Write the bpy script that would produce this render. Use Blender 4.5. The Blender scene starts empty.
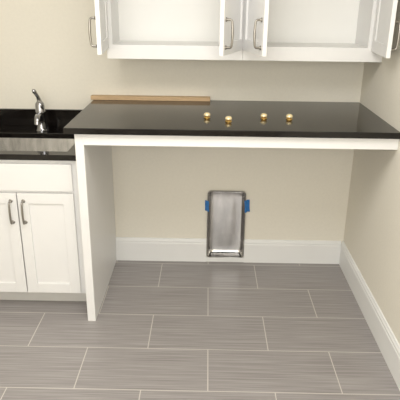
import bpy, bmesh, math, random
from mathutils import Vector, Matrix
random.seed(4)
S = bpy.context.scene
COL = S.collection
R = math.radians

# ---------------------------------------------------------------- materials
def lin(c):
    return tuple((v/255/12.92 if v/255 <= .04045 else ((v/255+.055)/1.055)**2.4) for v in c) + (1,)

def mat(name, rgb, rough=.5, metal=0, noise=0.0, nscale=20, stretch=(1,1,1), bump=0.0, coat=0, spec=.5):
    m = bpy.data.materials.new(name); m.use_nodes = True
    nt = m.node_tree; b = nt.nodes['Principled BSDF']
    b.inputs['Roughness'].default_value = rough
    b.inputs['Metallic'].default_value = metal
    b.inputs['Coat Weight'].default_value = coat
    b.inputs['Specular IOR Level'].default_value = spec
    tc = nt.nodes.new('ShaderNodeTexCoord'); mp = nt.nodes.new('ShaderNodeMapping')
    mp.inputs['Scale'].default_value = stretch
    nz = nt.nodes.new('ShaderNodeTexNoise'); nz.inputs['Scale'].default_value = nscale
    nz.inputs['Detail'].default_value = 5
    nt.links.new(tc.outputs['Object'], mp.inputs[0]); nt.links.new(mp.outputs[0], nz.inputs[0])
    cr = nt.nodes.new('ShaderNodeValToRGB')
    c = lin(rgb)
    cr.color_ramp.elements[0].position = .3; cr.color_ramp.elements[1].position = .7
    cr.color_ramp.elements[0].color = tuple(v*(1-noise) for v in c[:3])+(1,)
    cr.color_ramp.elements[1].color = tuple(min(1, v*(1+noise)) for v in c[:3])+(1,)
    nt.links.new(nz.outputs['Fac'], cr.inputs[0]); nt.links.new(cr.outputs[0], b.inputs['Base Color'])
    if bump:
        bp = nt.nodes.new('ShaderNodeBump'); bp.inputs['Strength'].default_value = bump
        bp.inputs['Distance'].default_value = .002
        nt.links.new(nz.outputs['Fac'], bp.inputs['Height']); nt.links.new(bp.outputs[0], b.inputs['Normal'])
    return m

M = {}
M['wall'] = mat('wall_paint', (233,228,215), .85, noise=.015, nscale=60, bump=.08)
M['ceil'] = mat('ceiling_paint', (240,240,238), .9, noise=.01, nscale=40)
M['white'] = mat('white_cabinet_paint', (232,231,229), .38, noise=.008, nscale=8)
M['inside'] = mat('cabinet_interior', (244,243,239), .5, noise=.01, nscale=8)
M['trim'] = mat('white_trim_paint', (236,236,234), .4, noise=.008, nscale=8)
M['steel'] = mat('brushed_stainless', (158,157,156), .22, 1, noise=.22, nscale=14, stretch=(3,3,.6), bump=.25)
M['galv'] = mat('galvanized_metal', (204,203,202), .13, 1, noise=.14, nscale=6, stretch=(3,1,.8), bump=.8)
M['flange'] = mat('zinc_rim', (150,147,142), .3, 1, noise=.12, nscale=30)
M['chrome'] = mat('chrome', (172,172,175), .1, 1, noise=.02, nscale=10)
M['nickel'] = mat('satin_nickel', (160,156,149), .28, 1, noise=.04, nscale=20)
M['brass'] = mat('polished_brass', (226,186,108), .25, .8, noise=.05, nscale=20)
M['cream'] = mat('pale_gold_knob', (248,228,180), .2, .4, noise=.03, nscale=30)
M['wood'] = mat('bare_wood', (198,168,130), .6, 0, noise=.12, nscale=14, stretch=(1,14,14), bump=.1)
M['tape'] = mat('blue_tape', (48,122,196), .65, 0, noise=.12, nscale=60, bump=.2)
M['dark'] = mat('toe_kick_paint', (215,213,208), .6, 0, noise=.02)

def granite():
    m = bpy.data.materials.new('polished_black_granite'); m.use_nodes = True
    nt = m.node_tree; b = nt.nodes['Principled BSDF']
    b.inputs['Roughness'].default_value = .10
    b.inputs['IOR'].default_value = 1.46
    tc = nt.nodes.new('ShaderNodeTexCoord')
    v = nt.nodes.new('ShaderNodeTexVoronoi'); v.inputs['Scale'].default_value = 320
    nz = nt.nodes.new('ShaderNodeTexNoise'); nz.inputs['Scale'].default_value = 90
    nt.links.new(tc.outputs['Object'], v.inputs['Vector']); nt.links.new(tc.outputs['Object'], nz.inputs['Vector'])
    mx = nt.nodes.new('ShaderNodeMath'); mx.operation = 'MULTIPLY'
    nt.links.new(v.outputs['Color'], mx.inputs[0]); nt.links.new(nz.outputs['Fac'], mx.inputs[1])
    cr = nt.nodes.new('ShaderNodeValToRGB')
    cr.color_ramp.elements[0].position = .28; cr.color_ramp.elements[0].color = lin((14,11,10))
    cr.color_ramp.elements[1].position = .58; cr.color_ramp.elements[1].color = lin((34,27,23))
    nt.links.new(mx.outputs[0], cr.inputs[0]); nt.links.new(cr.outputs[0], b.inputs['Base Color'])
    return m
M['granite'] = granite()

ROW, Y0, XJ = .306, 1.975, .025
def tiles():
    m = bpy.data.materials.new('striated_grey_floor_tile'); m.use_nodes = True
    nt = m.node_tree; b = nt.nodes['Principled BSDF']; L = nt.links.new
    g = nt.nodes.new('ShaderNodeNewGeometry')
    sb = nt.nodes.new('ShaderNodeVectorMath'); sb.operation = 'SUBTRACT'
    sb.inputs[1].default_value = (XJ-.305-6.1, Y0-ROW*20, 0)
    L(g.outputs['Position'], sb.inputs[0])
    br = nt.nodes.new('ShaderNodeTexBrick'); br.offset = .5; br.offset_frequency = 2; br.squash = 1
    br.inputs['Scale'].default_value = 1; br.inputs['Mortar Size'].default_value = .0023
    br.inputs['Mortar Smooth'].default_value = .1; br.inputs['Bias'].default_value = 0
    br.inputs['Brick Width'].default_value = .61; br.inputs['Row Height'].default_value = ROW
    br.inputs['Color1'].default_value = (.47,.47,.47,1); br.inputs['Color2'].default_value = (.53,.53,.53,1)
    br.inputs['Mortar'].default_value = (.5,.5,.5,1)
    L(sb.outputs[0], br.inputs['Vector'])
    mp = nt.nodes.new('ShaderNodeMapping'); mp.inputs['Scale'].default_value = (1.5, 95, 1)
    L(g.outputs['Position'], mp.inputs[0])
    nz = nt.nodes.new('ShaderNodeTexNoise'); nz.inputs['Scale'].default_value = 1.6; nz.inputs['Detail'].default_value = 5
    nz.inputs['Roughness'].default_value = .58
    L(mp.outputs[0], nz.inputs['Vector'])
    ad = nt.nodes.new('ShaderNodeMath'); ad.operation = 'MULTIPLY_ADD'; ad.inputs[1].default_value = .6
    L(br.outputs['Color'], ad.inputs[0]); L(nz.outputs['Fac'], ad.inputs[2])
    cr = nt.nodes.new('ShaderNodeValToRGB'); e = cr.color_ramp.elements
    e[0].position = .60; e[0].color = lin((130,125,123)); e[1].position = 1.0; e[1].color = lin((168,163,161))
    L(ad.outputs[0], cr.inputs[0])
    mx = nt.nodes.new('ShaderNodeMix'); mx.data_type = 'RGBA'
    L(br.outputs['Fac'], mx.inputs['Factor']); L(cr.outputs[0], mx.inputs['A'])
    mx.inputs['B'].default_value = lin((202,196,189))
    L(mx.outputs['Result'], b.inputs['Base Color'])
    b.inputs['Roughness'].default_value = .34
    bp = nt.nodes.new('ShaderNodeBump'); bp.inputs['Strength'].default_value = .2; bp.inputs['Distance'].default_value = .001
    s2 = nt.nodes.new('ShaderNodeMath'); s2.operation = 'SUBTRACT'
    L(nz.outputs['Fac'], s2.inputs[0]); L(br.outputs['Fac'], s2.inputs[1])
    L(s2.outputs[0], bp.inputs['Height']); L(bp.outputs[0], b.inputs['Normal'])
    return m
M['tile'] = tiles()

# ---------------------------------------------------------------- mesh helpers
def box(bm, x0, x1, y0, y1, z0, z1):
    v = [bm.verts.new((x, y, z)) for z in (z0, z1) for y in (y0, y1) for x in (x0, x1)]
    for f in ((0,2,3,1),(4,5,7,6),(0,1,5,4),(2,6,7,3),(0,4,6,2),(1,3,7,5)):
        bm.faces.new([v[i] for i in f])

def tube(bm, pts, rad, seg=14):
    pts = [Vector(p) for p in pts]
    if not isinstance(rad, (list, tuple)): rad = [rad]*len(pts)
    rings = []; up = None
    for i, p in enumerate(pts):
        t = (pts[min(i+1, len(pts)-1)] - pts[max(i-1, 0)]).normalized()
        if up is None:
            up = Vector((0,0,1)) if abs(t.z) < .9 else Vector((1,0,0))
        a = t.cross(up).normalized(); up = a.cross(t).normalized()
        rings.append([bm.verts.new(p + rad[i]*(math.cos(2*math.pi*k/seg)*a + math.sin(2*math.pi*k/seg)*up)) for k in range(seg)])
    for r0, r1 in zip(rings, rings[1:]):
        for k in range(seg):
            bm.faces.new((r0[k], r0[(k+1)%seg], r1[(k+1)%seg], r1[k]))
    bm.faces.new(rings[0][::-1]); bm.faces.new(rings[-1])

def lathe(bm, prof, mtx=Matrix(), seg=28):
    rings = []
    for r, z in prof:
        rings.append([bm.verts.new(mtx @ Vector((r*math.cos(2*math.pi*k/seg), r*math.sin(2*math.pi*k/seg), z))) for k in range(seg)])
    for r0, r1 in zip(rings, rings[1:]):
        for k in range(seg):
            bm.faces.new((r0[k], r0[(k+1)%seg], r1[(k+1)%seg], r1[k]))
    bm.faces.new(rings[0][::-1]); bm.faces.new(rings[-1])

def slab_hole(bm, o, i, a0, a1, axis='z'):
    """rectangular slab with a rectangular hole; o,i=(u0,u1,v0,v1); a0,a1 extent on the third axis"""
    def P(u, v, a):
        return (u, v, a) if axis == 'z' else (u, a, v)
    def ring(r, a):
        return [bm.verts.new(P(r[0], r[2], a)), bm.verts.new(P(r[1], r[2], a)), bm.verts.new(P(r[1], r[3], a)), bm.verts.new(P(r[0], r[3], a))]
    A, B, C_, D = ring(o, a0), ring(i, a0), ring(o, a1), ring(i, a1)
    for k in range(4):
        n = (k+1) % 4
        bm.faces.new((A[k], A[n], B[n], B[k])); bm.faces.new((C_[k], D[k], D[n], C_[n]))
        bm.faces.new((A[k], C_[k], C_[n], A[n])); bm.faces.new((B[k], B[n], D[n], D[k]))

def rrect(w, h, r, n=6):
    out = []
    for cx, cy, a in ((w/2-r, h/2-r, 0), (-w/2+r, h/2-r, 90), (-w/2+r, -h/2+r, 180), (w/2-r, -h/2+r, 270)):
        for k in range(n+1):
            t = R(a + 90*k/n); out.append((cx + r*math.cos(t), cy + r*math.sin(t)))
    return out

def loft(bm, secs, cap0=False, cap1=True):
    """secs: list of list of 3d points"""
    rings = [[bm.verts.new(p) for p in s] for s in secs]
    n = len(rings[0])
    for a, b in zip(rings, rings[1:]):
        for k in range(n): bm.faces.new((a[k], a[(k+1)%n], b[(k+1)%n], b[k]))
    if cap0: bm.faces.new(rings[0][::-1])
    if cap1: bm.faces.new(rings[-1])

def obj(name, bm, m, parent=None, bevel=0, smooth=False, loc=None, rotz=None, seg=2):
    bmesh.ops.recalc_face_normals(bm, faces=bm.faces[:])
    me = bpy.data.meshes.new(name); bm.to_mesh(me); bm.free()
    me.materials.append(m)
    if smooth:
        for p in me.polygons: p.use_smooth = True
        try: me.set_sharp_from_angle(angle=R(38))
        except Exception: pass
    o = bpy.data.objects.new(name, me); COL.objects.link(o)
    if parent: o.parent = parent
    if loc: o.location = loc
    if rotz is not None: o.rotation_euler.z = rotz
    if bevel:
        b = o.modifiers.new('bevel', 'BEVEL'); b.width = bevel; b.segments = seg; b.limit_method = 'ANGLE'
    return o

def thing(name, label, cat, loc, rotz=0, group=None):
    o = bpy.data.objects.new(name, None); COL.objects.link(o)
    o.empty_display_size = .05
    o.location = loc; o.rotation_euler.z = rotz
    o['label'] = label; o['category'] = cat
    if group: o['group'] = group
    return o

def tag(o, label, cat, group=None):
    o['label'] = label; o['category'] = cat
    if group: o['group'] = group
    return o

def struct(name, bm, m, bevel=0):
    o = obj(name, bm, m, bevel=bevel); o['kind'] = 'structure'; return o

# ---------------------------------------------------------------- dimensions
YW = 3.25          # back wall face
XR = .917          # right wall face
XL = -1.37         # left wall face
YF = -1.6          # wall behind the camera
ZC = 2.60
BX, BZ0, BZ1, BW = .137, .033, .507, .248   # vent box centre, bottom, top, width

# ---------------------------------------------------------------- room
bm = bmesh.new(); box(bm, XL-.1, XR+.1, YF-.1, YW+.15, -.08, 0); struct('floor', bm, M['tile'])
bm = bmesh.new(); box(bm, XL-.1, XR+.1, YF-.1, YW+.15, ZC, ZC+.08); struct('ceiling', bm, M['ceil'])
bm = bmesh.new()
slab_hole(bm, (XL-.1, XR+.1, 0, ZC), (BX-BW/2+.008, BX+BW/2-.008, BZ0+.008, BZ1-.008), YW, YW+.15, 'y')
struct('wall_back', bm, M['wall'])
bm = bmesh.new(); box(bm, XR, XR+.1, YF, YW, 0, ZC); struct('wall_right', bm, M['wall'])
bm = bmesh.new(); box(bm, XL-.1, XL, YF, YW, 0, ZC); struct('wall_left', bm, M['wall'])
bm = bmesh.new(); box(bm, XL, XR, YF-.1, YF, 0, ZC); struct('wall_front', bm, M['wall'])

# baseboard profile (depth, height)
BH = .165
prof = [(0,0), (.016,0), (.016,BH-.035), (.013,BH-.03), (.013,BH-.018), (.009,BH-.012), (.006,BH-.003), (0,BH)]
def extrude_prof(bm, pts0, pts1):
    a = [bm.verts.new(p) for p in pts0]; b = [bm.verts.new(p) for p in pts1]
    n = len(a)
    for k in range(n): bm.faces.new((a[k], a[(k+1)%n], b[(k+1)%n], b[k]))
    bm.faces.new(a[::-1]); bm.faces.new(b)
PXI = -.59         # inner face of the side panel
PT = .043          # thickness of its front stile
bm = bmesh.new()
for x0, x1 in ((PXI, BX-BW/2-.001), (BX+BW/2+.001, XR-.016)):
    extrude_prof(bm, [(x0, YW-d, z) for d, z in prof], [(x1, YW-d, z) for d, z in prof])
box(bm, BX-BW/2-.001, BX+BW/2+.001, YW-.012, YW, 0, BZ0-.001)
struct('baseboard_back', bm, M['trim'])
bm = bmesh.new()
extrude_prof(bm, [(XR-d, YF, z) for d, z in prof], [(XR-d, YW, z) for d, z in prof])
struct('baseboard_right', bm, M['trim'])

# ---------------------------------------------------------------- handles / doors
def handle_bm(L=.125, out=.030):
    """straight bar pull on two short turned posts, standing out toward -y, centre at origin"""
    bm = bmesh.new()
    h = L/2; c = .010
    pts = [(0,0,-h), (0,-out+c,-h)]
    for k in range(1,5):
        t = R(90*k/4); pts.append((0, -out+c-c*math.sin(t), -h+c-c*math.cos(t)))
    N = 8
    for k in range(1, N): pts.append((0, -out-.003*math.sin(math.pi*k/N), -h+c+(L-2*c)*k/N))
    top = [(x, y, -z) for x, y, z in pts[:6]][::-1]
    pts += top
    rad = [.0058, .0054] + [.0050]*4 + [.0050+.0010*math.sin(math.pi*k/N) for k in range(1, N)] + [.0050]*4 + [.0054, .0058]
    tube(bm, pts, rad, 12)
    for s in (-1, 1):
        mt = Matrix.Translation((0, 0, s*h)) @ Matrix.Rotation(R(90), 4, 'X')
        lathe(bm, [(.0105, 0), (.0105, .002), (.008, .004), (.006, .009)], mt, 16)
    return bm

def door(parent, w, h, z0, loc, ang, side, hz, hoff=.03, hl=.125):
    """side=+1: hinge on the left, door extends +x; side=-1: hinge on the right"""
    t = .02; f = .056
    bm = bmesh.new()
    X = lambda a, b: (min(side*a, side*b), max(side*a, side*b))
    box(bm, *X(0, f), -t, 0, z0, z0+h)
    box(bm, *X(w-f, w), -t, 0, z0, z0+h)
    box(bm, *X(f, w-f), -t, 0, z0, z0+f)
    box(bm, *X(f, w-f), -t, 0, z0+h-f, z0+h)
    box(bm, *X(f-.001, w-f+.001), -t+.009, -.006, z0+f-.001, z0+h-f+.001)
    d = obj('door', bm, M['white'], parent, bevel=.0012, loc=loc, rotz=R(ang))
    hd = obj('handle', handle_bm(hl), M['nickel'], d, smooth=True, loc=(side*(w-hoff), -t, hz))
    hd['label'] = 'satin nickel bar handle'
    return d

# ---------------------------------------------------------------- wall cabinets
UZ0, UZ1, UY = 1.355, 2.25, 2.93
def wall_cabinet(x0, x1, label, a_l, a_r, filler=0):
    c = thing('wall_cabinet', label, 'cabinet', ((x0+x1)/2, YW, UZ0), 0, 'white wall cabinets above the counter')
    cx = (x0+x1)/2
    a, b = x0-cx, x1-cx
    y0, y1 = UY-YW, 0.0
    H = UZ1-UZ0; zb = .068; t = .018
    bm = bmesh.new()
    box(bm, a, a+t, y0+.019, y1, 0, H); box(bm, b-t, b, y0+.019, y1, 0, H)
    box(bm, a+t, b-t, y0+.019, y1, H-t, H)
    obj('body', bm, M['white'], c, bevel=.0008)
    bm = bmesh.new(); box(bm, a+t, b-t, y0+.019, y1-.006, zb-t, zb); obj('bottom_panel', bm, M['inside'], c)
    bm = bmesh.new(); box(bm, a+t, b-t, y1-.006, y1, 0, H-t); obj('back_panel', bm, M['inside'], c)
    bm = bmesh.new(); box(bm, a+t, b-t, y0+.04, y1-.006, .50, .518); obj('shelf', bm, M['inside'], c, bevel=.001)
    bm = bmesh.new()
    slab_hole(bm, (a, b, 0, H), (a+.03, b-.03, zb+.004, H-.045), y0, y0+.019, 'y')
    obj('face_frame', bm, M['white'], c, bevel=.001)
    if filler:
        bm = bmesh.new(); box(bm, b+.0002, b+filler, y0+.0005, y0+.019, 0, H); obj('filler_strip', bm, M['white'], c)
    w = (x1-x0)/2 - .014
    door(c, w, H-zb-.03, zb-.012, (a+.012, y0-.002, 0), -a_l, 1, .155)
    door(c, w, H-zb-.03, zb-.012, (b-.012, y0-.002, 0), a_r, -1, .155)
    return c
UX0, UXM, UX1 = -.53, .183, .866
wall_cabinet(UX0, UXM, 'white wall cabinet with both doors swung open, above the wood strip', 86, 70)
wall_cabinet(UXM+.001, UX1, 'white wall cabinet with open doors, in the corner against the right wall', 76, 86, XR-UX1-.001)

# ---------------------------------------------------------------- tall counter: frame and top
CZ = 1.083; CT = .03; PY = 2.515
fr = thing('counter_support', 'white painted side panel and front apron carrying the raised black counter', 'counter frame', ((PXI-PT+XR)/2, PY, 0))
ox = (PXI-PT+XR)/2
bm = bmesh.new(); box(bm, PXI-.036-ox, PXI-ox, .02, YW-.002-PY, 0, CZ-CT); obj('side_panel', bm, M['white'], fr, bevel=.001)
bm = bmesh.new(); box(bm, PXI-PT-ox, PXI-ox, 0, .02, 0, CZ-CT); obj('front_stile', bm, M['white'], fr, bevel=.0015)
bm = bmesh.new(); box(bm, PXI-ox, XR-.0005-ox, 0, .02, CZ-CT-.058, CZ-CT); obj('apron', bm, M['white'], fr, bevel=.0005)
bm = bmesh.new(); box(bm, PXI-.088, XR, PY-.024, YW, CZ-CT, CZ)
tag(obj('countertop', bm, M['granite'], bevel=.003), 'raised polished black stone countertop over the empty appliance bay', 'countertop')

# ---------------------------------------------------------------- sink side
SZ = .915; BXR = PXI-PT; BXL = XL+.01; BY = 2.655
c = thing('sink_cabinet', 'white two door base cabinet with toe kick under the sink', 'cabinet', ((BXL+BXR)/2, YW, 0))
ox = (BXL+BXR)/2
a, b = BXL-ox, BXR-ox
top = SZ-.03
DC = -.984-ox
t = .018
bm = bmesh.new()
box(bm, a, a+t, BY-YW, 0, .1, top); box(bm, b-t, b, BY-YW, 0, .1, top)
box(bm, a+t, b-t, BY-YW, 0, .1, .118); box(bm, a+t, b-t, -.006, 0, .118, top)
obj('body', bm, M['white'], c)
bm = bmesh.new(); box(bm, a, b, BY+.06-YW, BY+.078-YW, 0, .1); obj('toe_kick', bm, M['dark'], c)
bm = bmesh.new()
slab_hole(bm, (a, b, .1, top), (DC-.26, DC+.26, .16, .66), BY-.019-YW, BY-YW, 'y')
obj('face_frame', bm, M['white'], c, bevel=.001)
dw = .294
bm = bmesh.new(); box(bm, DC-dw-.003, DC+dw+.003, BY-.037-YW, BY-.019-YW, .716, .862); obj('drawer_front', bm, M['white'], c, bevel=.0018)
door(c, dw, .588, .114, (DC-dw-.003, BY-.0195-YW, 0), 0, 1, .600, .03, .12)
door(c, dw, .588, .114, (DC+dw+.003, BY-.0195-YW, 0), 0, -1, .600, .03, .12)

SX0, SX1, SY0, SY1 = -1.29, -.715, 2.675, 3.045
st = thing('sink_countertop', 'lower black stone countertop with backsplash around the sink', 'countertop', ((XL+BXR)/2, YW, SZ-.03))
ox = (XL+BXR)/2
bm = bmesh.new(); slab_hole(bm, (XL-ox, BXR-ox, 2.61-YW, 0), (SX0-ox, SX1-ox, SY0-YW, SY1-YW), 0, .03)
obj('slab', bm, M['granite'], st, bevel=.0025)
bm = bmesh.new(); box(bm, XL-ox, BXR-ox, -.02, 0, .03, .13); obj('backsplash', bm, M['granite'], st, bevel=.002)

sk = thing('sink', 'rectangular stainless steel undermount sink set in the lower black counter', 'sink', ((SX0+SX1)/2, (SY0+SY1)/2, SZ-.03))
w, h = SX1-SX0, SY1-SY0
bm = bmesh.new()
sec = lambda w_, h_, r_, z_: [(x, y, z_) for x, y in rrect(w_, h_, r_)]
loft(bm, [sec(w+.02, h+.014, .03, -.0020), sec(w+.02, h+.014, .03, -.0005), sec(w+.002, h+.002, .03, -.0005), sec(w-.006, h-.006, .03, -.008), sec(w-.02, h-.03, .04, -.165), sec(w-.05, h-.06, .05, -.185)], False, True)
o = obj('basin', bm, M['steel'], sk, smooth=True)
so = o.modifiers.new('thick', 'SOLIDIFY'); so.thickness = .0012; so.offset = 0
bm = bmesh.new(); lathe(bm, [(.045, -.1845), (.045, -.182), (.036, -.181), (.03, -.184)]); obj('drain', bm, M['chrome'], sk, smooth=True)

fc = thing('faucet', 'chrome single lever faucet behind the sink', 'faucet', (-.972, 3.115, SZ), R(6))
bm = bmesh.new()
lathe(bm, [(.036,0), (.036,.005), (.032,.010), (.028,.022), (.0262,.05), (.0255,.10), (.0285,.108), (.0285,.116), (.026,.120), (.0265,.146), (.0245,.160), (.017,.170), (.005,.176)])
obj('body', bm, M['chrome'], fc, smooth=True)
bm = bmesh.new()
pts = []; rad = []
for k in range(11):
    t = k/10
    pts.append((0, -.012-.085*t, .072+.030*math.sin(t*math.pi*.62))); rad.append(.0175-.002*t)
pts += [(0, -.108, .090), (0, -.111, .076), (0, -.112, .062)]; rad += [.0165, .018, .018]
tube(bm, pts, rad, 16)
obj('spout', bm, M['chrome'], fc, smooth=True)
bm = bmesh.new()
tube(bm, [(0,0,.166), (-.001,-.002,.182), (-.005,-.008,.200), (-.012,-.015,.217), (-.019,-.022,.232), (-.023,-.027,.240), (-.025,-.030,.244)], [.016,.012,.010,.010,.0125,.0105,.005], 14)
obj('lever', bm, M['chrome'], fc, smooth=True)

# ---------------------------------------------------------------- wood strip
bm = bmesh.new(); box(bm, -.355, .355, -.022, .022, 0, .023)
o = obj('wood_strip', bm, M['wood'], bevel=.0015, loc=(-.336, YW-.026, CZ+.0005), rotz=R(0))
tag(o, 'long bare wood strip lying on the raised counter against the wall', 'wood strip')

# ---------------------------------------------------------------- knobs
def knob(x, y, rz, label):
    k = thing('cabinet_knob', label, 'knob', (x, y, CZ), R(rz), 'small loose knobs on the raised counter')
    bm = bmesh.new(); lathe(bm, [(.0160,0), (.0175,.001), (.0175,.003), (.0150,.005), (.0120,.008), (.0125,.010)]); obj('base', bm, M['brass'], k, smooth=True)
    bm = bmesh.new(); lathe(bm, [(.0125,.010), (.0168,.0115), (.0178,.015), (.0168,.019), (.0140,.0235), (.0095,.0265), (.005,.0278), (.001,.028)]); obj('cap', bm, M['cream'], k, smooth=True)
    return k
knob(.002, 2.76, 0, 'shiny pale gold knob, first from the wood strip')
knob(.110, 2.68, 20, 'shiny pale gold knob lying nearest the counter front edge')
knob(.295, 2.76, 50, 'shiny pale gold knob, second from the right wall')
knob(.425, 2.75, 80, 'shiny pale gold knob nearest the right wall')

# ---------------------------------------------------------------- dryer vent box
vb = thing('dryer_vent_box', 'recessed galvanized metal dryer vent box low in the back wall', 'vent box', (BX, YW, BZ0))
bw, bh = BW, BZ1-BZ0
def S3(w_, h_, r_, y_, dz=0): return [(x, y_, z+bh/2+dz) for x, z in rrect(w_, h_, r_)]
bm = bmesh.new()
loft(bm, [S3(bw-.010, bh-.010, .019, -.010), S3(bw-.017, bh-.017, .018, -.006), S3(bw-.030, bh-.034, .020, .020), S3(bw-.044, bh-.052, .022, .030), S3(bw-.070, bh-.080, .024, .033),
          S3(bw-.140, bh-.16, .026, .030)])
o = obj('pan', bm, M['galv'], vb, smooth=True)
bm = bmesh.new()
loft(bm, [S3(bw-.004, bh-.004, .022, -.0005), S3(bw, bh, .024, -.014), S3(bw-.001, bh-.001, .0235, -.0172), S3(bw-.003, bh-.003, .022, -.0180),
          S3(bw-.006, bh-.006, .021, -.0180), S3(bw-.008, bh-.008, .020, -.0172), S3(bw-.010, bh-.010, .019, -.010)], False, False)
obj('flange', bm, M['flange'], vb, smooth=True)

# blue tape: small vertical strips bent over the flange
def tape(x, z, s, label, k_=1.0, hh=.026, sk_=0):
    bm = bmesh.new()
    rows = []
    N = 6
    prof_ = [(-.003,-.0200), (.004,-.0205), (.009,-.016), (.012,-.008), (.016,-.0035), (.019+.008*k_,-.002)]
    for j in range(N+1):
        zz = (-hh + 2*hh*j/N)
        rows.append([bm.verts.new((s*(u+random.uniform(-.0007,.0007)+sk_*zz), y-random.uniform(0,.001), zz+random.uniform(-.0012,.0012))) for u, y in prof_])
    for a_, b_ in zip(rows, rows[1:]):
        for k in range(len(prof_)-1): bm.faces.new((a_[k], a_[k+1], b_[k+1], b_[k]))
    o = obj('tape_strip', bm, M['tape'], loc=(x, YW, z), smooth=True)
    m_ = o.modifiers.new('thick', 'SOLIDIFY'); m_.thickness = .0006
    tag(o, label, 'tape', 'blue tape on the vent box')
tape(BX-BW/2+.008, .402, -1, 'blue tape strip on the left edge of the metal vent box', .4, .036, .03)
tape(BX+BW/2-.005, .405, 1, 'blue tape strip on the right edge of the metal vent box', 1.5, .042, -.06)

# ---------------------------------------------------------------- lights
def area(name, loc, rot, sx, sy, power, col):
    l = bpy.data.lights.new(name, 'AREA'); l.shape = 'RECTANGLE'; l.size = sx; l.size_y = sy
    l.energy = power; l.color = col
    o = bpy.data.objects.new(name, l); COL.objects.link(o); o.location = loc; o.rotation_euler = rot
area('ceiling_lamp', (-.2, 1.15, ZC-.03), (0,0,0), 1.2, 1.1, 39, (1, .985, .96))
area('rear_lamp', (-.2, YF+.05, 1.65), (R(90),0,0), 1.9, 1.6, 48, (1, .992, .975))

wd = bpy.data.worlds.new('world'); S.world = wd; wd.use_nodes = True
wd.node_tree.nodes['Background'].inputs[0].default_value = (.8,.8,.8,1)
wd.node_tree.nodes['Background'].inputs[1].default_value = .3

# ---------------------------------------------------------------- camera
cam = bpy.data.cameras.new('camera'); cam.lens = 540/400*36; cam.sensor_width = 36
co = bpy.data.objects.new('camera', cam); COL.objects.link(co)
mx = Matrix.Translation((0,0,1.69)) @ Matrix.Rotation(R(.61),4,'Z') @ Matrix.Rotation(R(90-21.07),4,'X') @ Matrix.Rotation(R(.7),4,'Z')
co.matrix_world = mx
cam.clip_start = .05
S.camera = co
S.view_settings.view_transform = 'Standard'
